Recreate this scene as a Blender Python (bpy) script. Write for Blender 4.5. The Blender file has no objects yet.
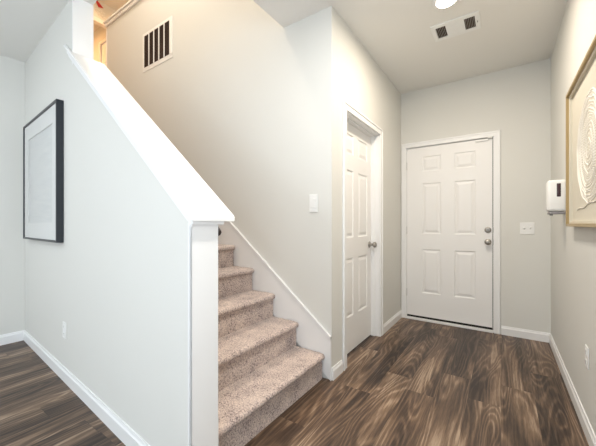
import bpy, bmesh, math, random
from mathutils import Vector, Matrix
random.seed(4)
S = bpy.context.scene
C = S.collection

# ------------------------------------------------------------------ camera
YAW = math.radians(34.35)
cam = bpy.data.objects.new('camera', bpy.data.cameras.new('camera'))
C.objects.link(cam)
cam.location = (0, 0, 1.143)
cam.rotation_euler = (math.pi / 2, 0, YAW)
cam.data.sensor_width = 36
cam.data.lens = 300 * 36 / 596
cam.data.shift_y = 1 / 596
cam.data.clip_start = 0.05
S.camera = cam

# ------------------------------------------------------------------ light
def kelvin(o, rgb): o.data.color = rgb
def area(name, loc, rot, sx, sy, power, rgb):
    l = bpy.data.lights.new(name, 'AREA'); l.shape = 'RECTANGLE'
    l.size = sx; l.size_y = sy; l.energy = power; l.color = rgb
    o = bpy.data.objects.new(name, l); C.objects.link(o)
    o.location = loc; o.rotation_euler = [math.radians(a) for a in rot]
    return o
w = bpy.data.worlds.new('daylight'); S.world = w; w.use_nodes = True
bg = w.node_tree.nodes['Background']
bg.inputs[0].default_value = (0.80, 0.90, 1.0, 1); bg.inputs[1].default_value = 1.2
# area lamps added as daylight at unseen windows, invented to light the room
area('window_daylight', (-3.55, -4.35, 1.45), (108, 0, 0), 1.5, 1.9, 4, (0.84, 0.92, 1.0))
area('window_daylight', (-1.75, -4.35, 1.45), (108, 0, 0), 1.5, 1.9, 4, (0.84, 0.92, 1.0))
area('window_daylight', (-0.10, -4.35, 1.45), (108, 0, 0), 1.2, 1.9, 3, (0.84, 0.92, 1.0))
area('window_daylight', (0.33, -1.3, 1.3), (122, 0, 90), 2.0, 1.9, 28, (0.84, 0.92, 1.0))  # added side lamp, brightens the post end and far left wall

S.view_settings.view_transform = 'Standard'
S.view_settings.look = 'None'
S.view_settings.gamma = 1
S.view_settings.use_curve_mapping = False
S.view_settings.exposure = 1.16

# ------------------------------------------------------------------ materials
def mat(name, col, rough=0.6, metal=0.0, bump=None, spec=0.5):
    m = bpy.data.materials.new(name); m.use_nodes = True
    nt = m.node_tree; b = nt.nodes['Principled BSDF']
    b.inputs['Base Color'].default_value = (*col, 1)
    b.inputs['Roughness'].default_value = rough
    b.inputs['Metallic'].default_value = metal
    b.inputs['Specular IOR Level'].default_value = spec
    tc = nt.nodes.new('ShaderNodeTexCoord')
    n = nt.nodes.new('ShaderNodeTexNoise')
    nt.links.new(tc.outputs['Object'], n.inputs['Vector'])
    if bump:
        sc, st, dist = bump
        n.inputs['Scale'].default_value = sc
        bp = nt.nodes.new('ShaderNodeBump'); bp.inputs['Strength'].default_value = st
        bp.inputs['Distance'].default_value = dist
        nt.links.new(n.outputs['Fac'], bp.inputs['Height'])
        nt.links.new(bp.outputs['Normal'], b.inputs['Normal'])
    else:
        n.inputs['Scale'].default_value = 40
        mr = nt.nodes.new('ShaderNodeMapRange')
        mr.inputs['To Min'].default_value = max(0, rough - 0.03); mr.inputs['To Max'].default_value = min(1, rough + 0.03)
        nt.links.new(n.outputs['Fac'], mr.inputs['Value'])
        nt.links.new(mr.outputs['Result'], b.inputs['Roughness'])
    return m

PAINT = mat('wall_paint', (0.715, 0.71, 0.672), 0.75, bump=(420, 0.06, 0.001), spec=0.3)
CEIL = mat('ceiling_paint', (0.82, 0.81, 0.775), 0.9, bump=(300, 0.08, 0.001), spec=0.2)
TRIM = mat('white_trim_paint', (0.85, 0.85, 0.845), 0.38)
DOORW = mat('white_door_paint', (0.86, 0.85, 0.835), 0.42)
PLAS = mat('white_plastic', (0.84, 0.84, 0.82), 0.35)
NICKEL = mat('satin_nickel', (0.40, 0.38, 0.35), 0.42, 1.0)
BLACK = mat('black_frame_lacquer', (0.018, 0.022, 0.028), 0.35)
RUBBER = mat('black_rubber', (0.012, 0.010, 0.009), 0.7)
DARKW = mat('dark_stained_rail', (0.03, 0.02, 0.018), 0.35)
MATB = mat('white_mat_board', (0.80, 0.81, 0.80), 0.8)
CREAM = mat('cream_art_board', (0.66, 0.62, 0.52), 0.85, bump=(180, 0.25, 0.002))
CORD = mat('cream_cord', (0.86, 0.83, 0.76), 0.8, bump=(300, 0.4, 0.002))
GOLD = mat('light_gold_frame', (0.42, 0.31, 0.15), 0.4, 0.35)
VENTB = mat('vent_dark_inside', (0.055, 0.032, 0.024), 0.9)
SLAT = mat('grey_metal_slat', (0.30, 0.28, 0.25), 0.5)
WINP = mat('dark_smoked_plastic', (0.06, 0.03, 0.035), 0.2)
GREYP = mat('grey_plastic_tray', (0.28, 0.27, 0.28), 0.45)
RED = mat('red_paint', (0.55, 0.02, 0.02), 0.6)
SOCK = mat('outlet_slot', (0.25, 0.25, 0.25), 0.6)

def glassy(name):
    m = bpy.data.materials.new(name); m.use_nodes = True
    nt = m.node_tree; nt.nodes.remove(nt.nodes['Principled BSDF'])
    out = nt.nodes['Material Output']
    t = nt.nodes.new('ShaderNodeBsdfTransparent'); g = nt.nodes.new('ShaderNodeBsdfGlossy')
    g.inputs['Roughness'].default_value = 0.03
    lw = nt.nodes.new('ShaderNodeLayerWeight'); lw.inputs['Blend'].default_value = 0.5
    pw5 = nt.nodes.new('ShaderNodeMath'); pw5.operation = 'POWER'; nt.links.new(lw.outputs['Facing'], pw5.inputs[0]); pw5.inputs[1].default_value = 5
    fr = nt.nodes.new('ShaderNodeMath'); fr.operation = 'MULTIPLY_ADD'; nt.links.new(pw5.outputs[0], fr.inputs[0]); fr.inputs[1].default_value = 0.5; fr.inputs[2].default_value = 0.03
    mx = nt.nodes.new('ShaderNodeMixShader')
    nt.links.new(fr.outputs[0], mx.inputs[0]); nt.links.new(t.outputs[0], mx.inputs[1]); nt.links.new(g.outputs[0], mx.inputs[2])
    nt.links.new(mx.outputs[0], out.inputs['Surface'])
    return m
GLASS = glassy('picture_glass')

def print_mat():
    m = mat('pale_grey_print', (0.62, 0.63, 0.62), 0.8)
    nt = m.node_tree; b = nt.nodes['Principled BSDF']
    tc = nt.nodes.new('ShaderNodeTexCoord'); mp = nt.nodes.new('ShaderNodeMapping')
    mp.inputs['Scale'].default_value = (2, 2, 26)
    n = nt.nodes.new('ShaderNodeTexNoise'); n.inputs['Scale'].default_value = 1.6; n.inputs['Detail'].default_value = 5
    r = nt.nodes.new('ShaderNodeValToRGB')
    r.color_ramp.elements[0].position = 0.3; r.color_ramp.elements[0].color = (0.66, 0.68, 0.68, 1)
    r.color_ramp.elements[1].position = 0.7; r.color_ramp.elements[1].color = (0.76, 0.77, 0.76, 1)
    nt.links.new(tc.outputs['Object'], mp.inputs[0]); nt.links.new(mp.outputs[0], n.inputs['Vector'])
    nt.links.new(n.outputs['Fac'], r.inputs[0]); nt.links.new(r.outputs[0], b.inputs['Base Color'])
    return m
PRINT = print_mat()

def emis(name, col, st):
    m = bpy.data.materials.new(name); m.use_nodes = True
    b = m.node_tree.nodes['Principled BSDF']
    b.inputs['Base Color'].default_value = (*col, 1)
    b.inputs['Emission Color'].default_value = (*col, 1); b.inputs['Emission Strength'].default_value = st
    return m
LENS = emis('lamp_lens', (1.0, 0.93, 0.82), 9)
LENSW = emis('warm_lamp_lens', (1.0, 0.72, 0.42), 6)

def wood_floor():
    m = bpy.data.materials.new('wood_plank_floor'); m.use_nodes = True
    nt = m.node_tree; N = nt.nodes; L = nt.links; b = N['Principled BSDF']
    def math_(op, a, b_=None, c_=None):
        n = N.new('ShaderNodeMath'); n.operation = op
        for i, v in enumerate((a, b_, c_)):
            if v is None: continue
            if isinstance(v, (int, float)): n.inputs[i].default_value = v
            else: L.new(v, n.inputs[i])
        return n.outputs[0]
    geo = N.new('ShaderNodeNewGeometry'); sx = N.new('ShaderNodeSeparateXYZ'); L.new(geo.outputs['Position'], sx.inputs[0])
    X, Y = sx.outputs[0], sx.outputs[1]
    PW, PL = 0.182, 1.22
    xs = math_('DIVIDE', math_('ADD', X, 10.02), PW); col = math_('FLOOR', xs); fx = math_('FRACT', xs)
    wn = N.new('ShaderNodeTexWhiteNoise'); wn.noise_dimensions = '1D'; L.new(col, wn.inputs['W'])
    ys = math_('ADD', math_('DIVIDE', math_('ADD', Y, 20), PL), math_('MULTIPLY', wn.outputs['Value'], 3.7))
    row = math_('FLOOR', ys); fy = math_('FRACT', ys)
    cmb = N.new('ShaderNodeCombineXYZ'); L.new(col, cmb.inputs[0]); L.new(row, cmb.inputs[1])
    w2 = N.new('ShaderNodeTexWhiteNoise'); w2.noise_dimensions = '3D'; L.new(cmb.outputs[0], w2.inputs['Vector'])
    sc = N.new('ShaderNodeSeparateColor'); L.new(w2.outputs['Color'], sc.inputs[0])
    r1, r2, r3 = sc.outputs[0], sc.outputs[1], sc.outputs[2]
    def vec(kx, ky, ox=30.0, oy=50.0):
        c = N.new('ShaderNodeCombineXYZ')
        L.new(math_('ADD', math_('MULTIPLY', X, kx), math_('MULTIPLY', r1, ox)), c.inputs[0])
        L.new(math_('ADD', math_('MULTIPLY', Y, ky), math_('MULTIPLY', r2, oy)), c.inputs[1])
        L.new(math_('MULTIPLY', r3, 20), c.inputs[2])
        return c.outputs[0]
    def noise(v, scale, detail, rough=0.5, dist=0.0):
        n = N.new('ShaderNodeTexNoise'); n.inputs['Scale'].default_value = scale; n.inputs['Detail'].default_value = detail
        n.inputs['Roughness'].default_value = rough; n.inputs['Distortion'].default_value = dist
        L.new(v, n.inputs['Vector']); return n.outputs['Fac']
    # contour lines of a stretched field make the cathedral grain
    big = noise(vec(1, 0.13), 6.0, 1.0, 0.4, 0.5)
    wob = noise(vec(1, 0.12), 45, 3)
    rings = math_('SINE', math_('MULTIPLY', math_('ADD', big, math_('MULTIPLY', wob, 0.03)), 105))
    rings = math_('POWER', math_('MULTIPLY_ADD', rings, 0.5, 0.5), 2.2)
    streak = noise(vec(1, 0.035), 80, 4, 0.6)
    tone = noise(vec(1, 0.11), 6.5, 2.0, 0.5, 0.6)
    fine = noise(vec(1, 0.06), 260, 2, 0.6)
    v = math_('ADD', math_('MULTIPLY', rings, 0.22), math_('MULTIPLY', streak, 0.75))
    v = math_('ADD', v, math_('MULTIPLY', tone, 1.45))
    v = math_('ADD', v, math_('MULTIPLY', fine, 0.35))
    v = math_('ADD', v, math_('MULTIPLY', r3, 0.06))
    v = math_('SUBTRACT', v, 0.925)
    ramp = N.new('ShaderNodeValToRGB'); L.new(v, ramp.inputs[0])
    e = ramp.color_ramp.elements
    e[0].position = 0.10; e[0].color = (0.022, 0.013, 0.009, 1)
    e[1].position = 0.95; e[1].color = (0.42, 0.31, 0.22, 1)
    for p, c in ((0.30, (0.058, 0.035, 0.023, 1)), (0.48, (0.112, 0.069, 0.044, 1)), (0.66, (0.195, 0.126, 0.080, 1))):
        q = e.new(p); q.color = c
    # seams
    ex = math_('MINIMUM', fx, math_('SUBTRACT', 1, fx)); ey = math_('MULTIPLY', math_('MINIMUM', fy, math_('SUBTRACT', 1, fy)), PL / PW)
    ed = math_('MINIMUM', ex, ey)
    seam = N.new('ShaderNodeMapRange'); L.new(ed, seam.inputs['Value'])
    seam.inputs['From Min'].default_value = 0.002; seam.inputs['From Max'].default_value = 0.012
    seam.inputs['To Min'].default_value = 0.6
    mx = N.new('ShaderNodeMix'); mx.data_type = 'RGBA'; mx.blend_type = 'MULTIPLY'; mx.inputs[0].default_value = 1
    L.new(ramp.outputs[0], mx.inputs[6]); L.new(seam.outputs[0], mx.inputs[7])
    L.new(mx.outputs[2], b.inputs['Base Color'])
    rr = N.new('ShaderNodeMapRange'); L.new(v, rr.inputs['Value']); rr.inputs['To Min'].default_value = 0.42; rr.inputs['To Max'].default_value = 0.34
    L.new(rr.outputs[0], b.inputs['Roughness']); b.inputs['Specular IOR Level'].default_value = 0.45
    bp = N.new('ShaderNodeBump'); bp.inputs['Strength'].default_value = 0.25; bp.inputs['Distance'].default_value = 0.0015
    L.new(math_('ADD', v, seam.outputs[0]), bp.inputs['Height']); L.new(bp.outputs[0], b.inputs['Normal'])
    return m
FLOOR = wood_floor()

def carpet():
    m = bpy.data.materials.new('mauve_beige_carpet'); m.use_nodes = True
    nt = m.node_tree; N = nt.nodes; L = nt.links; b = N['Principled BSDF']
    b.inputs['Roughness'].default_value = 0.95; b.inputs['Specular IOR Level'].default_value = 0.1
    b.inputs['Sheen Weight'].default_value = 0.3
    tc = N.new('ShaderNodeNewGeometry')
    n1 = N.new('ShaderNodeTexNoise'); n1.inputs['Scale'].default_value = 110; n1.inputs['Detail'].default_value = 4; n1.inputs['Roughness'].default_value = 0.7
    n2 = N.new('ShaderNodeTexNoise'); n2.inputs['Scale'].default_value = 11; n2.inputs['Detail'].default_value = 3
    for n in (n1, n2): L.new(tc.outputs['Position'], n.inputs['Vector'])
    a = N.new('ShaderNodeMath'); a.operation = 'MULTIPLY_ADD'; L.new(n2.outputs['Fac'], a.inputs[0]); a.inputs[1].default_value = 0.28
    L.new(n1.outputs['Fac'], a.inputs[2])
    r = N.new('ShaderNodeValToRGB'); L.new(a.outputs[0], r.inputs[0])
    e = r.color_ramp.elements
    e[0].position = 0.50; e[0].color = (0.15, 0.115, 0.118, 1)
    e[1].position = 0.80; e[1].color = (0.74, 0.62, 0.54, 1)
    q = e.new(0.60); q.color = (0.47, 0.375, 0.34, 1)
    L.new(r.outputs[0], b.inputs['Base Color'])
    bp = N.new('ShaderNodeBump'); bp.inputs['Strength'].default_value = 0.8; bp.inputs['Distance'].default_value = 0.006
    L.new(n1.outputs['Fac'], bp.inputs['Height']); L.new(bp.outputs[0], b.inputs['Normal'])
    return m
CARPET = carpet()

# ------------------------------------------------------------------ mesh helpers
def add_box(bm, a, b, bev=0.0, seg=2):
    x0, y0, z0 = [min(p, q) for p, q in zip(a, b)]; x1, y1, z1 = [max(p, q) for p, q in zip(a, b)]
    vs = [bm.verts.new(p) for p in ((x0,y0,z0),(x1,y0,z0),(x1,y1,z0),(x0,y1,z0),(x0,y0,z1),(x1,y0,z1),(x1,y1,z1),(x0,y1,z1))]
    fs = [bm.faces.new([vs[i] for i in f]) for f in ((3,2,1,0),(4,5,6,7),(0,1,5,4),(1,2,6,5),(2,3,7,6),(3,0,4,7))]
    if bev:
        es = list({e for f in fs for e in f.edges})
        bmesh.ops.bevel(bm, geom=es, offset=bev, segments=seg, affect='EDGES', profile=0.5)
def add_prism(bm, pts, vec):
    """closed polygon pts (3D, planar) extruded by vec"""
    vec = Vector(vec)
    a = [bm.verts.new(p) for p in pts]; b = [bm.verts.new(Vector(p) + vec) for p in pts]
    bm.faces.new(a[::-1]); bm.faces.new(b)
    n = len(pts)
    for i in range(n): bm.faces.new((a[i], a[(i+1) % n], b[(i+1) % n], b[i]))
def add_lathe(bm, prof, org, axis, seg=24):
    """prof: (radius, distance along axis)"""
    axis = Vector(axis).normalized(); org = Vector(org)
    u = axis.orthogonal().normalized(); v = axis.cross(u)
    rings = []
    for r, h in prof:
        if r < 1e-5: rings.append([bm.verts.new(org + axis * h)])
        else: rings.append([bm.verts.new(org + axis * h + (u * math.cos(2*math.pi*k/seg) + v * math.sin(2*math.pi*k/seg)) * r) for k in range(seg)])
    for A, B in zip(rings, rings[1:]):
        for k in range(seg):
            l = (k+1) % seg
            if len(A) == 1 and len(B) > 1: bm.faces.new((A[0], B[k], B[l]))
            elif len(B) == 1 and len(A) > 1: bm.faces.new((A[k], A[l], B[0]))
            elif len(A) > 1: bm.faces.new((A[k], A[l], B[l], B[k]))
    if len(rings[0]) > 1: bm.faces.new(rings[0][::-1])
    if len(rings[-1]) > 1: bm.faces.new(rings[-1])
def add_tube(bm, path, r, seg=8, closed=False):
    path = [Vector(p) for p in path]; n = len(path); rings = []
    for i, p in enumerate(path):
        if closed: d = path[(i+1) % n] - path[i-1]
        else: d = path[min(i+1, n-1)] - path[max(i-1, 0)]
        d.normalize()
        ref = Vector((0,0,1)) if abs(d.z) < 0.9 else Vector((1,0,0))
        if closed: ref = Vector((1,0,0))
        u = d.cross(ref).normalized(); v = d.cross(u)
        rr = r(i) if callable(r) else r
        rings.append([bm.verts.new(p + (u*math.cos(2*math.pi*k/seg) + v*math.sin(2*math.pi*k/seg))*rr) for k in range(seg)])
    m = n if closed else n-1
    for i in range(m):
        A, B = rings[i], rings[(i+1) % n]
        for k in range(seg):
            l = (k+1) % seg; bm.faces.new((A[k], A[l], B[l], B[k]))
    if not closed: bm.faces.new(rings[0][::-1]); bm.faces.new(rings[-1])
def obj(name, bm, m, parent=None, smooth=False, M=None):
    if M is not None: bm.transform(M)
    bmesh.ops.recalc_face_normals(bm, faces=bm.faces)
    me = bpy.data.meshes.new(name); bm.to_mesh(me); bm.free()
    me.materials.append(m)
    if smooth:
        for p in me.polygons: p.use_smooth = True
        me.set_sharp_from_angle(angle=math.radians(38))
    o = bpy.data.objects.new(name, me); C.objects.link(o)
    if parent: o.parent = parent; 
    return o
def thing(name, label, cat, loc=(0,0,0), rotz=0, group=None, kind=None):
    o = bpy.data.objects.new(name, None); C.objects.link(o)
    o.location = loc; o.rotation_euler = (0, 0, rotz); o.empty_display_size = 0.05
    if label: o['label'] = label; o['category'] = cat
    if group: o['group'] = group
    if kind: o['kind'] = kind
    return o
def struct(name, bm, m, label=None, M=None, smooth=False):
    o = obj(name, bm, m, None, smooth, M); o['kind'] = 'structure'
    if label: o['label'] = label
    return o
def BM(): return bmesh.new()
def boxes(*bs, bev=0.0):
    bm = BM()
    for a, b in bs: add_box(bm, a, b, bev)
    return bm

# ------------------------------------------------------------------ layout numbers
H1, H2, F2 = 2.74, 5.49, 3.04          # ceilings and upper floor
XC, YS, YF, XR = -1.035, 1.95, 3.76, 0.38
ANG = math.radians(3.4)
PE = Vector((-1.034, 0.756, 0))          # camera-side end corner of the stair half wall
# local frame of the half wall: +t runs up the stairs, +n points to the room, z up
PM = Matrix(((-math.cos(ANG), -math.sin(ANG), 0, PE.x), (math.sin(ANG), -math.cos(ANG), 0, PE.y), (0, 0, 1, 0), (0, 0, 0, 1)))
TW = 0.122
def inner_y(x): return PE.y + TW / math.cos(ANG) + math.tan(ANG) * (PE.x - x)
LT = 2.875                               # length of that wall up to the far left wall

# ------------------------------------------------------------------ structure
struct('floor', boxes(((-5.2, -4.7, -0.1), (0.6, 4.1, 0))), FLOOR, 'brown wood plank floor of the entry and front room')
# lower ceiling in four slabs around the stairwell opening
bm = BM()
ZC = (H1, F2 - 0.02)
add_box(bm, (-5.2, -4.7, H1), (0.6, inner_y(-1.475) - TW, F2 - 0.02))
y1 = inner_y(-1.475) - TW
add_prism(bm, [(-1.475, y1, H1), (0.6, y1, H1), (0.6, 4.1, H1), (-1.475, 4.1, H1)], (0, 0, F2 - 0.02 - H1))
add_prism(bm, [(-1.475, y1, H1), (-1.475, inner_y(-1.475), H1), (-5.2, inner_y(-5.2), H1), (-5.2, y1, H1)], (0, 0, F2 - 0.02 - H1))
struct('ceiling', bm, CEIL, 'flat painted ceiling over the entry and front room')
struct('ceiling_upper', boxes(((-9, 0.4, H2), (0.0, 4.6, H2 + 0.1))), CEIL)
struct('floor_upper', boxes(((-9, inner_y(-4.62) - 0.02, F2 - 0.12), (-4.62, 4.6, F2)), ((-4.62, YS + 0.12, F2 - 0.02), (-1.3, 4.6, F2))), CARPET)

# stair back wall with return corner, half wall on the upper storey
struct('wall_stair', boxes(((-4.56, YS, 0), (XC, YS + 0.12, H1)), ((-4.56, YS, H1), (-1.475, YS + 0.12, 3.93))), PAINT, 'painted wall beside the stairs')
struct('wall_upper_east', boxes(((-1.475, 0.6, F2 - 0.02), (-1.36, 4.6, H2))), PAINT)
# corridor wall with closet door opening
struct('wall_corridor', boxes(((XC - 0.12, YS + 0.12, 0), (XC, 2.186, H1)), ((XC - 0.12, 2.986, 0), (XC, YF, H1)), ((XC - 0.12, 2.186, 2.054), (XC, 2.986, H1))), PAINT, 'painted entry wall holding the closet door')
# front wall with entry door opening
struct('wall_front', boxes(((-1.3, YF, 0), (-0.978, YF + 0.14, H1)), ((-0.075, YF, 0), (0.6, YF + 0.14, H1)), ((-0.978, YF, 2.066), (-0.075, YF + 0.14, H1))), PAINT, 'painted wall around the front door')
struct('wall_right', boxes(((XR, -0.2, 0), (XR + 0.12, YF, H1)), ((XR, -4.7, 0), (XR + 0.12, -2.4, H1)), ((XR, -2.4, 2.3), (XR + 0.12, -0.2, H1)), ((XR, -2.4, 0), (XR + 0.12, -0.2, 0.25))), PAINT, 'painted right wall of the entry')
struct('wall_closet', boxes(((-2.0, YS + 0.12, 0), (-1.9, YF, H1))), PAINT)
struct('wall_leak_block', boxes(((-1.3, YF + 0.25, 0), (0.6, YF + 0.3, H1))), PAINT)  # unseen panel behind the front door, blocks light leaking through its cracks
# left far wall, perpendicular to the half wall
bm = boxes(((LT, 0.001, 0), (LT + 0.12, 5.8, H1)))
struct('wall_left', bm, PAINT, 'painted far left wall of the front room', M=PM)
# unseen wall behind the camera, three window openings added to let light in
bx = [(-5.2, -4.32), (-2.80, -2.52), (-0.98, -0.72), (0.52, 0.6)]
bs = [((a, -4.62, 0), (b, -4.5, H1)) for a, b in bx]
bs += [((-4.32, -4.62, 0), (0.52, -4.5, 0.5)), ((-4.32, -4.62, 2.4), (0.52, -4.5, H1))]
struct('wall_rear', boxes(*bs), PAINT)
for k, (a, b) in enumerate(((-4.32, -2.80), (-2.52, -0.98), (-0.72, 0.52))):  # unseen windows added as a daylight source
    t = thing('window_%d' % (k + 1), None, None, ((a + b) / 2, -4.5, 0.5), kind='structure')
    hw = (b - a) / 2
    obj('window_frame', boxes(((-hw, -0.1, 0), (-hw + 0.05, 0.0, 1.9)), ((hw - 0.05, -0.1, 0), (hw, 0, 1.9)), ((-hw, -0.1, 0), (hw, 0, 0.05)), ((-hw, -0.1, 1.85), (hw, 0, 1.9)), ((-hw, -0.08, 0.93), (hw, -0.02, 0.97))), TRIM, t)

t = thing('window_4', None, None, (XR, -1.3, 0.25), kind='structure')  # side window added out of view to bring light from the right
obj('window_frame', boxes(((0, -1.1, 0), (0.1, -1.05, 2.05)), ((0, 1.05, 0), (0.1, 1.1, 2.05)), ((0, -1.1, 0), (0.1, 1.1, 0.05)), ((0, -1.1, 2.0), (0.1, 1.1, 2.05)), ((0.02, -0.02, 0), (0.08, 0.02, 2.05))), TRIM, t)
# half wall beside the stairs: sloped lower part, full-height upper part
TP = 1.456; CS = 0.788; C0 = 1.160
def capz(t): return C0 + CS * t
bm = BM()
add_prism(bm, [(0.012, 0, 0), (LT, 0, 0), (LT, 0, H1), (TP, 0, H1), (TP, 0, capz(TP)), (0.012, 0, capz(0))], (0, -TW, 0))
struct('wall_half', bm, PAINT, 'grey white half wall rising along the stairs', M=PM)
bm = BM()
add_prism(bm, [(LT - 0.3, 0, 0), (5.2, 0, 0), (5.2, 0, H1), (LT - 0.3, 0, H1)], (0, -TW, 0))
bm2 = BM(); add_prism(bm2, [(LT + 0.12, 0, 0), (8.3, 0, 0), (8.3, 0, H2), (LT + 0.12, 0, H2)], (0, -TW, 0))
struct('wall_stair_south', bm2, PAINT, M=PM); bm.free()
struct('wall_upper_south', (lambda b: (add_prism(b, [(0.3, -0.0, F2 - 0.02), (LT + 0.12, 0, F2 - 0.02), (LT + 0.12, 0, H2), (0.3, 0, H2)], (0, -TW, 0)), b)[1])(BM()), PAINT, M=PM)
# white end board, corner stop and upper post face of the half wall
struct('trim_1', boxes(((-0.003, 0.004, 0), (0.0125, -TW - 0.004, capz(0) - 0.012)), ((-0.003, 0.004, 0), (0.022, 0.0005, capz(0) - 0.012))), TRIM, 'white end board of the stair half wall', M=PM)
struct('trim_2', boxes(((TP - 0.012, 0.002, capz(TP) - 0.05), (TP - 0.0005, -TW - 0.002, H1 - 0.001))), TRIM, 'white post face above the sloped cap', M=PM)
# sloped cap with bed moulding
bm = BM()
def slope_bar(bm, t0, t1, n0, n1, za, zb, bev=0.0):
    b = BM()
    add_prism(b, [(t0, n0, capz(t0) + za), (t1, n0, capz(t1) + za), (t1, n0, capz(t1) + zb), (t0, n0, capz(t0) + zb)], (0, n1 - n0, 0))
    if bev: bmesh.ops.bevel(b, geom=list(b.edges), offset=bev, segments=3, affect='EDGES')
    me = bpy.data.meshes.new('tmp'); b.to_mesh(me); b.free(); bm.from_mesh(me); bpy.data.meshes.remove(me)
slope_bar(bm, -0.034, TP - 0.012, 0.024, -0.197, 0.017, 0.044, 0.006)
slope_bar(bm, -0.030, 1.56, 0.025, 0.001, 0.018, 0.043, 0.006)
slope_bar(bm, -0.018, 1.535, 0.013, -0.145, -0.008, 0.018, 0.005) if False else None
slope_bar(bm, -0.018, TP - 0.013, 0.013, -0.150, -0.008, 0.020, 0.004)
slope_bar(bm, TP - 0.02, 1.535, 0.013, 0.001, -0.008, 0.020, 0.003)
slope_bar(bm, -0.010, 1.52, 0.007, 0.001, -0.024, -0.006, 0.002)
struct('trim_3', bm, TRIM, 'white sloped cap on the stair half wall', M=PM, smooth=True)

# skirt boards beside the stairs
def skirt_poly(y, x0, x1, top):
    z = lambda x: 0.393 + 0.803 * (-1.127 - x)
    return [(x0, y, 0), (x0, y, z(x0) + top), (x1, y, z(x1) + top), (x1, y, max(0, z(x1) - 0.55))]
bm = BM(); add_prism(bm, skirt_poly(1.935, XC, -4.55, 0), (0, 0.0145, 0))
z = lambda x: 0.393 + 0.803 * (-1.127 - x)
add_prism(bm, [(XC, 1.929, z(XC) - 0.016), (-4.5, 1.929, z(-4.5) - 0.016), (-4.5, 1.929, z(-4.5) + 0.003), (XC, 1.929, z(XC) + 0.003)], (0, 0.020, 0))
struct('trim_4', bm, TRIM, 'white sloped skirt board on the wall beside the stairs')
bm = BM()
add_prism(bm, [(0.0125, -TW, 0), (0.0125, -TW, 0.29), (0.05, -TW, 0.33), (1.4, -TW, 0.33 + 0.803 * 1.35), (1.4, -TW, 0.9), (0.4, -TW, 0)], (0, -0.018, 0))
struct('trim_5', bm, TRIM, M=PM)

# baseboards
def bb_profile_x(bm, x, side, y0, y1, h=0.09):
    """along Y on plane x, protruding to side (+1/-1)"""
    p = [(0, 0), (0.014, 0), (0.014, h - 0.022), (0.009, h - 0.014), (0.006, h), (0, h)]
    add_prism(bm, [(x + side * a, y0, b) for a, b in p], (0, y1 - y0, 0))
def bb_profile_y(bm, y, side, x0, x1, h=0.09):
    p = [(0, 0), (0.014, 0), (0.014, h - 0.022), (0.009, h - 0.014), (0.006, h), (0, h)]
    add_prism(bm, [(x0, y + side * a, b) for a, b in p], (x1 - x0, 0, 0))
bm = BM(); bb_profile_x(bm, XR, -1, -4.5, YF); struct('baseboard_right', bm, TRIM)
bm = BM(); bb_profile_y(bm, YF, -1, -0.015, XR - 0.006); struct('baseboard_front', bm, TRIM)
bm = BM(); bb_profile_x(bm, XC, 1, YS + 0.001, 2.112); bb_profile_x(bm, XC, 1, 3.062, YF); struct('baseboard_corridor', bm, TRIM)
bm = BM(); bb_profile_y(bm, 0, 1, 0.0225, LT - 0.0141, 0.095); struct('baseboard_half', bm, TRIM, M=PM)
bm = BM(); bb_profile_x(bm, LT, -1, 0.001, 5.3, 0.095); struct('baseboard_left', bm, TRIM, M=PM)

# ------------------------------------------------------------------ six panel doors
def six_panel(bm, W, Hh, cols, rows, th):
    """door leaf in local x (width) z (height); front face at y=0, body towards +y"""
    xs = sorted({0, W} | {c for p in cols for c in p}); zs = sorted({0, Hh} | {c for p in rows for c in p})
    V = {}
    def v(x, y, z):
        k = (round(x, 5), round(y, 5), round(z, 5))
        if k not in V: V[k] = bm.verts.new((x, y, z))
        return V[k]
    def q(*p): bm.faces.new([v(*a) for a in p])
    for i in range(len(xs) - 1):
        for j in range(len(zs) - 1):
            x0, x1, z0, z1 = xs[i], xs[i+1], zs[j], zs[j+1]
            if (x0, x1) in cols and (z0, z1) in rows:
                loops = []
                for ins, dep in ((0, 0), (0.006, 0.007), (0.014, 0.009), (0.021, 0.008), (0.043, 0.001), (0.050, 0.001)):
                    loops.append([(x0+ins, dep, z0+ins), (x1-ins, dep, z0+ins), (x1-ins, dep, z1-ins), (x0+ins, dep, z1-ins)])
                for A, B in zip(loops, loops[1:]):
                    for k in range(4):
                        l = (k+1) % 4; q(A[k], A[l], B[l], B[k])
                q(*loops[-1])
            else: q((x0, 0, z0), (x1, 0, z0), (x1, 0, z1), (x0, 0, z1))
    q((0, th, 0), (0, th, Hh), (W, th, Hh), (W, th, 0))
    for a, b in zip(xs, xs[1:]):
        for z_ in (0, Hh): q((a, 0, z_), (b, 0, z_), (b, th, z_), (a, th, z_)) if False else None
    # rim
    add_box(bm, (0.0005, 0.0012, 0.0005), (W - 0.0005, 0.0012, 0.0005)) if False else None
    for z_ in (0, Hh):
        lst = [v(x, 0, z_) for x in xs]
        bm.faces.new(lst + [v(W, th, z_), v(0, th, z_)])
    for x_ in (0, W):
        lst = [v(x_, 0, z_) for z_ in zs]
        bm.faces.new(lst + [v(x_, th, Hh), v(x_, th, 0)])
ROWS = [(0.325, 0.845), (1.028, 1.625), (1.765, 1.942)]
def knob(parent, org, ax, big=True):
    bm = BM()
    add_lathe(bm, [(0.032, 0), (0.032, 0.005), (0.026, 0.010), (0.013, 0.014), (0.011, 0.032), (0.017, 0.040), (0.026, 0.048), (0.0285, 0.058), (0.026, 0.068), (0.016, 0.074), (0, 0.0755)], org, ax)
    return obj('door_knob', bm, NICKEL, parent, True)

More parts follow.
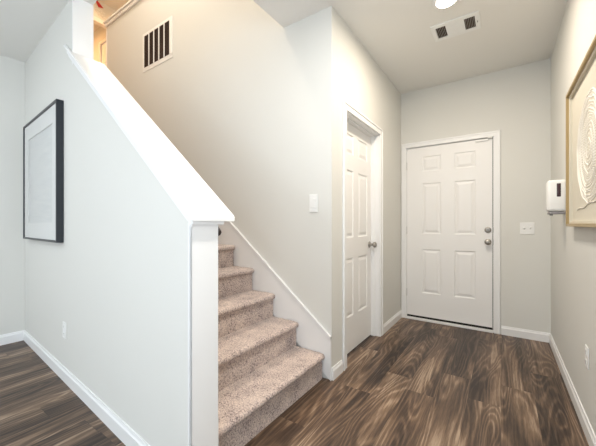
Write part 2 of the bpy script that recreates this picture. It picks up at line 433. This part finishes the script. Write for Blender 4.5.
# front entry door
d1 = thing('door_1', None, None, (-0.978, YF, 0), kind='structure'); d1['label'] = 'white six panel front door with nickel knob'
bm = BM(); W1 = 0.876; z0 = 0.046
six_panel(bm, W1, 2.062 - z0 - 0.006, [(0.172, 0.377), (0.516, 0.722)], [(a - z0, b - z0) for a, b in ROWS], 0.045)
obj('door_leaf', bm, DOORW, d1, M=Matrix.Translation((0.010, 0.018, z0)))
# jamb and casing
jm = boxes(((0.0005, 0, 0.0), (0.009, 0.135, 2.0655)), ((W1 + 0.0165, 0, 0), (0.9025, 0.135, 2.0655)), ((0.0005, 0, 2.059), (0.9025, 0.135, 2.0655)),
           ((0.009, 0.065, 0), (0.022, 0.135, 2.059)), ((W1 + 0.004, 0.065, 0), (W1 + 0.0165, 0.135, 2.059)), ((0.0005, 0.065, 2.045), (0.9025, 0.135, 2.059)))
obj('door_jamb', jm, TRIM, d1)
def casing(parent, a, b, top, w, M=None, leftw=None, wl=None):
    """casing around opening a..b in local x, standing in front (y<0)"""
    bm = BM(); wl = wl or w
    for (x0, x1, s) in ((a - wl, a, 1), (b, b + w, -1)):
        add_box(bm, (x0, -0.012, 0), (x1, -0.0003, top + w), 0.002)
        xo = x0 if s == 1 else x1 - 0.018
        add_box(bm, (xo, -0.018, 0), (xo + 0.018, -0.010, top + w), 0.003)
    add_box(bm, (a - 0.004, -0.012, top), (b + 0.004, -0.0003, top + w), 0.002)
    add_box(bm, (a - wl + 0.01, -0.018, top + w - 0.018), (b + w - 0.01, -0.010, top + w), 0.003)
    return obj('door_casing', bm, TRIM, parent, M=M)
casing(d1, 0.004, 0.899, 2.062, 0.056, wl=0.050)
obj('threshold', boxes(((0.009, -0.02, 0.0005), (W1 + 0.0165, 0.12, 0.022)), bev=0.003), TRIM, d1)
obj('door_sweep', boxes(((0.012, 0.017, 0.023), (W1 + 0.008, 0.055, z0 - 0.0005))), RUBBER, d1)
obj('dark_gap_strip', boxes(((W1 + 0.0105, 0.020, 0.023), (W1 + 0.0160, 0.060, 2.058))), RUBBER, d1)  # black strip standing in for the dark gap at the latch side
knob(d1, (0.845, 0.018, 0.952), (0, -1, 0))
bm = BM(); add_lathe(bm, [(0.031, 0), (0.031, 0.006), (0.027, 0.011), (0.020, 0.013), (0.018, 0.008), (0.0, 0.008)], (0.845, 0.018, 1.08), (0, -1, 0))
db = obj('deadbolt', bm, NICKEL, d1, True)
obj('thumb_turn', boxes(((0.839, -0.016, 1.066), (0.851, 0.006, 1.094)), bev=0.003), NICKEL, db)
for zz in (0.27, 1.02, 1.80):
    bm = BM(); add_lathe(bm, [(0.006, 0), (0.006, 0.09), (0.004, 0.094), (0, 0.094)], (0.0055, 0.010, zz), (0, 0, 1), 10)
    obj('hinge', bm, NICKEL, d1, True)
for zz in (0.952, 1.08):
    obj('strike_plate', boxes(((W1 + 0.0130, 0.001, zz - 0.028), (W1 + 0.0200, -0.0008, zz + 0.028))), NICKEL, d1)
obj('door_sensor', boxes(((0.73, 0.002, 2.030), (0.85, 0.0175, 2.050)), ((0.845, -0.014, 2.050), (0.885, -0.001, 2.066)), bev=0.002), PLAS, d1)

# closet door, recessed in the corridor wall
# local x -> world +Y, local y -> world -X (into closet)
d2 = thing('door_2', None, None, (XC, 2.186, 0), math.pi / 2, kind='structure'); d2['label'] = 'white six panel closet door in the entry wall'
bm = BM(); W2 = 0.782
six_panel(bm, W2, 2.030, [(0.109, 0.335), (0.450, 0.672)], [(a - 0.015, b - 0.015) for a, b in ROWS], 0.034)
obj('door_leaf', bm, DOORW, d2, M=Matrix.Translation((0.009, 0.086, 0.010)))
jm = boxes(((0.0005, 0, 0.0), (0.008, 0.119, 2.0535)), ((0.792, 0, 0), (0.7995, 0.119, 2.0535)), ((0.0005, 0, 2.044), (0.7995, 0.119, 2.0535)),
           ((0.008, 0.045, 0), (0.019, 0.085, 2.044)), ((0.781, 0.045, 0), (0.792, 0.085, 2.044)), ((0.008, 0.045, 2.032), (0.792, 0.085, 2.044)))
obj('door_jamb', jm, TRIM, d2)
casing(d2, 0.004, 0.796, 2.050, 0.062)
knob(d2, (0.735, 0.086, 0.935), (0, -1, 0))

# ------------------------------------------------------------------ carpeted stairs
RI, RU, X0 = 0.1905, 0.2325, -1.102
st = thing('staircase', 'mauve beige carpeted stairs climbing left between half wall and painted wall', 'stairs', (X0, 1.4, 0))
YB = 1.9285
for k in range(16):
    x = X0 - k * RU; zt = (k + 1) * RI; zb = k * RI
    ya = inner_y(x + 0.03) + 0.019
    if k == 15: pass
    prof = []
    nose = 0.024; r = 0.021
    # side profile, from riser foot up and round the nosing to the back of the tread
    prof.append((x, zb))
    for j in range(1, 4): prof.append((x + 0.001 * math.sin(j), zb + (zt - 0.052 - zb) * j / 3))
    prof.append((x + 0.004, zt - 0.045))
    for j in range(9):
        a = -math.pi / 2 + math.pi * j / 8
        prof.append((x + nose - r + r * math.cos(a) + 0.004, zt - 0.0215 + r * math.sin(a)))
    back = x - RU - 0.002
    for j in range(1, 8): prof.append((x + 0.003 - (RU + 0.005) * j / 7, zt - 0.0005 * (1 - math.cos(j * 0.9))))
    prof.append((back, zb - 0.03 if k else 0.0))
    if k: prof.append((x, zb - 0.03))
    bm = BM()
    ny = 26
    def wob(px, py, pz, i):
        return 0
    rows_ = []
    for i in range(ny + 1):
        yy = ya + (YB - ya) * i / ny
        endr = 0.0
        e_ = min(i, ny - i)
        pull = (0.006, 0.002, 0.0)[min(e_, 2)]
        row = []
        for pi, (px, pz) in enumerate(prof):
            jit = (random.random() - 0.5) * 0.0022
            if 4 <= pi <= 13: qx, qz = px - pull + jit, pz - pull * 0.4 + jit * 0.6
            elif pi > 13 and pi < 21: qx, qz = px, pz + jit * 0.7
            else: qx, qz = px, pz
            row.append(bm.verts.new((qx - X0, yy - 1.4, qz)))
        rows_.append(row)
    n = len(prof)
    for A, B in zip(rows_, rows_[1:]):
        for i in range(n):
            j = (i + 1) % n; bm.faces.new((A[i], A[j], B[j], B[i]))
    bm.faces.new(rows_[0]); bm.faces.new(rows_[-1][::-1])
    obj('stair_step', bm, CARPET, st, True)

# dark handrail on the stair side of the half wall
hr = thing('handrail', 'dark handrail end showing under the half wall cap beside the stairs', 'handrail', (0, 0, 0))
def rail_pt(x, up=0): return Vector((x, inner_y(x) + 0.070, 1.112 + 0.812 * (-1.122 - x) + up))
bm = BM()
add_tube(bm, [rail_pt(-1.100), rail_pt(-1.105), rail_pt(-1.125), rail_pt(-2.4), rail_pt(-4.2)], lambda i: (0.010, 0.018, 0.021, 0.021, 0.021)[i], 14)
obj('rail', bm, DARKW, hr, True)
for x in (-1.24, -2.3, -3.4):
    bm = BM(); p = rail_pt(x)
    add_tube(bm, [(p.x, inner_y(p.x) + 0.001, p.z - 0.075), (p.x, p.y - 0.02, p.z - 0.075), (p.x, p.y, p.z - 0.055), (p.x, p.y, p.z - 0.018)], 0.007, 10)
    add_lathe(bm, [(0.028, 0), (0.028, 0.004), (0.01, 0.008), (0, 0.008)], (p.x, inner_y(p.x) + 0.001, p.z - 0.075), (0, 1, 0), 16)
    obj('rail_bracket', bm, NICKEL, hr, True)

# ------------------------------------------------------------------ return air grille on the stair wall
g = thing('return_air_grille', 'white wall grille with five dark slots high on the stair wall', 'vent', (-3.318, YS, 2.981))
a0, a1, h0, h1 = -0.300, 0.312, 0.0, 0.463
s0, s1, v0, v1 = -0.263, 0.262, 0.050, 0.428
bm = BM()
for b in (((a0, -0.004, h0), (a1, -0.0005, v0)), ((a0, -0.004, v1), (a1, -0.0005, h1)), ((a0, -0.004, v0 - 0.005), (s0, -0.0005, v1 + 0.005)), ((s1, -0.010, v0 - 0.005), (a1, -0.0005, v1 + 0.005))):
    add_box(bm, *b, 0.001)
obj('grille_frame', bm, PLAS, g)
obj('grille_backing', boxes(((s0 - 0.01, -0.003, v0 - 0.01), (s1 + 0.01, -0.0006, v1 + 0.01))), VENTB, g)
wd = (s1 - s0) / 5
for k in range(1, 5): obj('grille_bar', boxes(((s0 + wd * k - 0.009, -0.009, v0 - 0.002), (s0 + wd * k + 0.009, -0.003, v1 + 0.002)), bev=0.001), PLAS, g)
bm = BM()
for k in range(22):
    zz = v0 + 0.008 + k * (v1 - v0 - 0.012) / 21
    add_prism(bm, [(s0, -0.008, zz), (s0, -0.004, zz + 0.006), (s0, -0.0035, zz + 0.0055), (s0, -0.0075, zz - 0.0005)], (s1 - s0, 0, 0))
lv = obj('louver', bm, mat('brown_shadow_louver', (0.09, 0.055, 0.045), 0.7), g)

# ------------------------------------------------------------------ wall plates
def plate_mesh(parent, w, h, t=0.006):
    return obj('cover_plate', boxes(((-w/2, -t, -h/2), (w/2, -0.0004, h/2)), bev=0.002), PLAS, parent)
sw = thing('light_switch', 'single white rocker light switch on the wall above the stairs', 'light switch', (-1.188, YS, 1.300))
plate_mesh(sw, 0.072, 0.135)
obj('rocker', boxes(((-0.017, -0.0105, -0.034), (0.017, -0.005, 0.034)), bev=0.002), PLAS, sw)
sw = thing('light_switch', 'double white toggle light switch beside the front door', 'light switch', (0.199, YF, 1.100))
plate_mesh(sw, 0.117, 0.117)
for x in (-0.024, 0.024):
    bm = BM(); add_prism(bm, [(x - 0.005, -0.005, -0.012), (x - 0.005, -0.019, 0.002), (x - 0.005, -0.019, 0.009), (x - 0.005, -0.005, 0.012)], (0.010, 0, 0))
    obj('toggle', bm, PLAS, sw)
def outlet(label, loc, rotz):
    o = thing('wall_outlet', label, 'outlet', loc, rotz)
    plate_mesh(o, 0.072, 0.116)
    for s in (-1, 1):
        r = obj('receptacle', boxes(((-0.017, -0.009, s * 0.027 - 0.015), (0.017, -0.005, s * 0.027 + 0.015)), bev=0.002), PLAS, o)
        obj('slot', boxes(((-0.008, -0.0094, s*0.027 - 0.002), (-0.006, -0.0088, s*0.027 + 0.008)), ((0.006, -0.0094, s*0.027 - 0.002), (0.008, -0.0088, s*0.027 + 0.008)), ((-0.002, -0.0094, s*0.027 - 0.010), (0.002, -0.0088, s*0.027 - 0.006))), SOCK, r)
def pw(t, n, z): v = PM @ Vector((t, n, z)); return v
outlet('white wall outlet low on the half wall under the black framed picture', tuple(pw(1.62, 0, 0.366)), -ANG)
outlet('white wall outlet low on the right wall near the wood floor', (XR, 2.235, 0.42), -math.pi / 2)

# ------------------------------------------------------------------ black framed picture on the half wall
pc = thing('picture_frame', 'large square black framed pale print hanging on the half wall', 'picture', tuple(pw(2.17, 0, 1.53)), -ANG)
# local x -> towards -t, local y -> into wall
hw, hh = 0.525, 0.524; dp = 0.046; fw = 0.016
def ring_frame(x0, x1, z0_, z1_, w, ya, yb, bev=0.001):
    return boxes(((x0, ya, z0_), (x0 + w, yb, z1_)), ((x1 - w, ya, z0_), (x1, yb, z1_)), ((x0 + w, ya, z0_), (x1 - w, yb, z0_ + w)), ((x0 + w, ya, z1_ - w), (x1 - w, yb, z1_)), bev=bev)
obj('frame', ring_frame(-hw, hw, -hh, hh, fw, -dp, -0.001), BLACK, pc)
mw = 0.13
obj('mat_board', ring_frame(-hw + fw, hw - fw, -hh + fw, hh - fw, mw, -0.036, -0.030, 0.0005), MATB, pc)
obj('print', boxes(((-hw + fw + 0.05, -0.028, -hh + fw + 0.05), (hw - fw - 0.05, -0.024, hh - fw - 0.05))), PRINT, pc)
obj('glass', boxes(((-hw + fw, -0.0415, -hh + fw), (hw - fw, -0.0395, hh - fw))), GLASS, pc)

# ------------------------------------------------------------------ cream relief art on the right wall
# rot -90: local x -> world -Y, local y -> world +X (into wall)
CZ = 0
ar = thing('relief_art', 'gold edged shadow box with cream cord rings on the right wall', 'wall art', (XR, 2.130, 1.553), -math.pi / 2)
hw, hh, dp = 0.470, 0.425, 0.043
obj('frame', ring_frame(-hw, hw, -hh, hh, 0.017, -dp, -0.001), GOLD, ar)
obj('liner', ring_frame(-hw + 0.017, hw - 0.017, -hh + 0.017, hh - 0.017, 0.016, -dp + 0.014, -0.001), CREAM, ar)
obj('backing_board', boxes(((-hw + 0.030, -0.014, -hh + 0.030), (hw - 0.030, -0.002, hh - 0.030))), CREAM, ar)
cz = -0.015; cx = 0.0; KR = 1.08; FL = Matrix.Translation((0, -0.014, 0)) @ Matrix.Scale(0.6, 4, (0, 1, 0)) @ Matrix.Translation((0, 0.014, 0))
def ring(rad, amp, lobes, rr, n=140, ph=0):
    bm = BM()
    pts = []
    for k in range(n):
        a = 2 * math.pi * k / n
        q = rad + amp * math.sin(lobes * a + ph) + 0.004 * math.sin(3 * a + rad * 40)
        pts.append((cx + q * math.cos(a), -0.0145, cz + q * 1.0 * math.sin(a)))
    add_tube(bm, pts, rr, 8, True)
    return bm
for rad, amp, lo, rr in ((0.262, 0.004, 11, 0.0045), (0.251, 0.004, 11, 0.0028), (0.232, 0.004, 13, 0.0050), (0.214, 0.004, 13, 0.0032), (0.186, 0.003, 9, 0.0042), (0.172, 0.003, 9, 0.0030), (0.120, 0.002, 7, 0.0040), (0.084, 0.002, 7, 0.0035), (0.046, 0.001, 5, 0.0035)):
    obj('cord_ring', ring(rad * KR, amp, lo, rr), CORD, ar, True, FL)
for rad, nb, br in ((0.242, 110, 0.0040), (0.200, 88, 0.0045), (0.156, 70, 0.0045), (0.143, 64, 0.0040), (0.132, 58, 0.0040), (0.104, 48, 0.0045), (0.066, 30, 0.0042), (0.024, 10, 0.0045)):
    bm = BM()
    for k in range(nb):
        a = 2 * math.pi * k / nb
        bmesh.ops.create_icosphere(bm, subdivisions=1, radius=br, matrix=Matrix.Translation((cx + rad * KR * math.cos(a), -0.015, cz + rad * KR * math.sin(a))))
    obj('bead_ring', bm, CORD, ar, True, FL)
bm = BM()
add_tube(bm, [(-0.28 + 0.05 * k, -0.0165, cz - 0.315 + 0.006 * math.sin(k * 1.3) + 0.004 * k) for k in range(12)], 0.0022, 6)
obj('loose_cord', bm, CORD, ar, True)

# ------------------------------------------------------------------ dispenser on the right wall
ds = thing('soap_dispenser', 'white plastic soap dispenser with dark window on the right wall', 'dispenser', (XR, 2.900, 1.215), -math.pi / 2)
bm = BM(); add_box(bm, (-0.055, -0.112, 0.018), (0.055, -0.001, 0.250), 0.022, 5)
obj('housing', bm, PLAS, ds, True)
bm = BM(); add_box(bm, (0.050, -0.060, 0.125), (0.0565, -0.036, 0.222), 0.003, 3)
obj('level_window', bm, WINP, ds, True)
bm = BM(); add_box(bm, (-0.048, -0.104, 0.0), (0.048, -0.004, 0.016), 0.005, 3); add_lathe(bm, [(0.010, 0), (0.008, 0.022), (0, 0.022)], (0, -0.085, -0.010), (0, 0, 1), 12)
obj('drip_tray', bm, GREYP, ds, True)

# ------------------------------------------------------------------ ceiling register and ceiling lamp
cv = thing('ceiling_vent', 'white rectangular air register on the entry ceiling beside the lamp', 'vent', (-0.318, 2.728, H1))
hx, hy = 0.170, 0.118
bm = BM()
ix, iy = 0.138, 0.078
for b in (((-hx, -hy, -0.010), (hx, -iy, -0.0005)), ((-hx, iy, -0.010), (hx, hy, -0.0005)), ((-hx, -iy - 0.002, -0.010), (-ix, iy + 0.002, -0.0005)), ((ix, -iy - 0.002, -0.010), (hx, iy + 0.002, -0.0005))): add_box(bm, *b, 0.002)
obj('register_frame', bm, PLAS, cv)
obj('register_backing', boxes(((-ix - 0.01, -iy - 0.01, -0.003), (ix + 0.01, iy + 0.01, -0.0006))), VENTB, cv)
for s in (-1, 1):
    for k in range(6):
        xx = s * 0.104 + (k - 2.5) * 0.0112
        bm = BM(); add_prism(bm, [(xx - 0.002, -iy, -0.009), (xx - 0.0045, -iy, -0.0035), (xx - 0.0030, -iy, -0.0035), (xx + 0.0005, -iy, -0.009)], (0, 2 * iy, 0))
        obj('louver', bm, SLAT, cv)
bm = BM()
add_box(bm, (-0.066, -iy - 0.001, -0.0085), (0.066, iy + 0.001, -0.004))
for k in range(9):
    yy = -iy + 0.010 + k * 0.017
    add_prism(bm, [(-0.064, yy, -0.0085), (-0.064, yy + 0.004, -0.011), (-0.064, yy + 0.012, -0.0085)], (0.128, 0, 0))
obj('center_louver_panel', bm, PLAS, cv)
obj('damper_lever', boxes(((0.150, -0.006, -0.018), (0.156, 0.004, -0.009))), SOCK, cv)

cl = thing('ceiling_light', 'round glowing flush ceiling light above the entry', 'ceiling light', (-0.335, 2.355, H1))
bm = BM(); add_lathe(bm, [(0.092, 0.0005), (0.092, 0.006), (0.080, 0.014), (0.064, 0.016), (0.064, 0.0005)], (0, 0, 0), (0, 0, -1), 36)
obj('trim_ring', bm, PLAS, cl, True)
bm = BM(); add_lathe(bm, [(0.063, 0.004), (0.063, 0.014), (0.045, 0.020), (0.0, 0.023)], (0, 0, 0), (0, 0, -1), 36)
obj('lens', bm, LENS, cl, True)
def lamp(parent, loc, power, rgb, size, spot=False):
    l = bpy.data.lights.new('lamp_light', 'AREA'); l.shape = 'DISK'; l.size = size; l.energy = power; l.color = rgb
    o = bpy.data.objects.new('lamp_light', l); C.objects.link(o); o.parent = parent; o.location = loc
    return o
lamp(cl, (0, 0, -0.03), 8, (1.0, 0.86, 0.70), 0.12)
# copies of the entry lamp, added out of view to light stairs and room
for lx, ly, pw_, rgb in ((-0.45, 1.10, 9, (1.0, 0.98, 0.94)), (-0.335, -2.0, 2.5, (1, 0.98, 0.95)), (-2.9, -1.0, 7, (0.88, 0.94, 1))):
    c2 = cl.copy(); C.objects.link(c2); c2.location = (lx, ly, H1); c2['label'] = 'round ceiling light added out of view to light the room'
    for ch in list(cl.children):
        d = ch.copy(); C.objects.link(d); d.parent = c2
        if d.type == 'LIGHT': d.data = ch.data.copy(); d.data.energy = pw_; d.data.color = rgb
    c2['group'] = 'added ceiling lights out of view'

# ------------------------------------------------------------------ upper storey seen through the stairwell
struct('trim_6', boxes(((-4.585, YS - 0.020, 3.885), (-1.476, YS + 0.14, 3.93)), ((-4.60, YS - 0.034, 3.93), (-1.476, YS + 0.154, 3.955)), bev=0.005), TRIM, 'white cap on the upper landing half wall')
struct('trim_7', boxes(((-4.572, YS - 0.004, F2), (-4.5605, YS + 0.124, 3.884))), TRIM, 'white end board of the upper half wall')
XW = -6.5
struct('wall_upper_west', boxes(((XW - 0.12, 0.4, F2), (XW, 2.08, H2)), ((XW - 0.12, 2.08, 5.09), (XW, 3.0, H2))), PAINT)
struct('wall_upper_north', boxes(((-8.6, 3.0, F2), (-7.31, 3.12, H2)), ((-6.48, 3.0, F2), (-1.476, 3.12, H2)), ((-7.31, 3.0, 5.09), (-6.48, 3.12, H2))), PAINT)
struct('wall_upper_hall', boxes(((-8.7, 0.4, F2), (-8.6, 3.12, H2))), PAINT)
struct('trim_8', boxes(((XW + 0.0005, 2.02, 5.06), (XW + 0.018, 2.99, 5.14)), ((XW + 0.0005, 2.02, F2), (XW + 0.018, 2.09, 5.06)), ((XW - 0.12, 2.08, 5.075), (XW, 2.99, 5.0895))), TRIM, 'white casing of the upstairs hall opening')
d3 = thing('door_3', None, None, (-7.31, 3.0, F2), kind='structure'); d3['label'] = 'pale panelled door at the top of the stairs'
bm = BM(); six_panel(bm, 0.80, 2.03, [(0.12, 0.345), (0.455, 0.68)], [(a - 0.015, b - 0.015) for a, b in ROWS], 0.034)
obj('door_leaf', bm, DOORW, d3, M=Matrix.Translation((0.012, 0.02, 0.008)))
casing(d3, 0.004, 0.81, 2.045, 0.055)
orn = thing('wall_ornament', 'small red and white hanging ornament above the upstairs opening', 'ornament', (XW, 2.60, 5.16))
bm = BM(); add_prism(bm, [(0.001, -0.03, 0.30), (0.001, 0.0, 0.31), (0.001, 0.11, 0.225), (0.001, 0.03, 0.20)], (0.015, 0, 0))
obj('red_pennant', bm, RED, orn)
bm = BM()
for cy, czz, rr in ((0.0, 0.13, 0.034), (0.07, 0.145, 0.034), (0.13, 0.12, 0.032), (0.04, 0.065, 0.028), (0.11, 0.06, 0.026)):
    add_tube(bm, [(0.006, cy + rr * (1 - k / 26) * math.cos(k * 0.5), czz + rr * (1 - k / 26) * math.sin(k * 0.5)) for k in range(22)], 0.005, 6)
obj('white_scroll', bm, PLAS, orn, True)
u1 = thing('ceiling_light', 'unseen round warm lamp added on the upstairs landing ceiling', 'ceiling light', (-5.5, 2.3, H2))  # unseen fixture added for the warm tan light upstairs
bm = BM(); add_lathe(bm, [(0.15, 0.0005), (0.15, 0.02), (0.12, 0.06), (0, 0.075)], (0, 0, 0), (0, 0, -1), 30); obj('glass_shade', bm, LENSW, u1, True)
u3 = thing('ceiling_light', 'round lamp added out of view on the high ceiling over the stairwell', 'ceiling light', (-2.6, 1.38, H2))  # added to brighten the stair wall and treads from above
bm = BM(); add_lathe(bm, [(0.15, 0.0005), (0.15, 0.02), (0.12, 0.06), (0, 0.075)], (0, 0, 0), (0, 0, -1), 30); obj('glass_shade', bm, LENS, u3, True)
lamp(u3, (0, 0, -0.10), 30, (1.0, 0.87, 0.73), 0.3)
lamp(u1, (0, 0, -0.10), 13, (1.0, 0.56, 0.25), 0.24)
u2 = thing('ceiling_light', 'unseen round warm lamp added in the upstairs back hall', 'ceiling light', (-7.6, 2.1, H2))  # unseen fixture added for the golden light of the back hall
bm = BM(); add_lathe(bm, [(0.15, 0.0005), (0.15, 0.02), (0.12, 0.06), (0, 0.075)], (0, 0, 0), (0, 0, -1), 30); obj('glass_shade', bm, LENSW, u2, True)
lamp(u2, (0, 0, -0.10), 12, (1.0, 0.50, 0.20), 0.24)
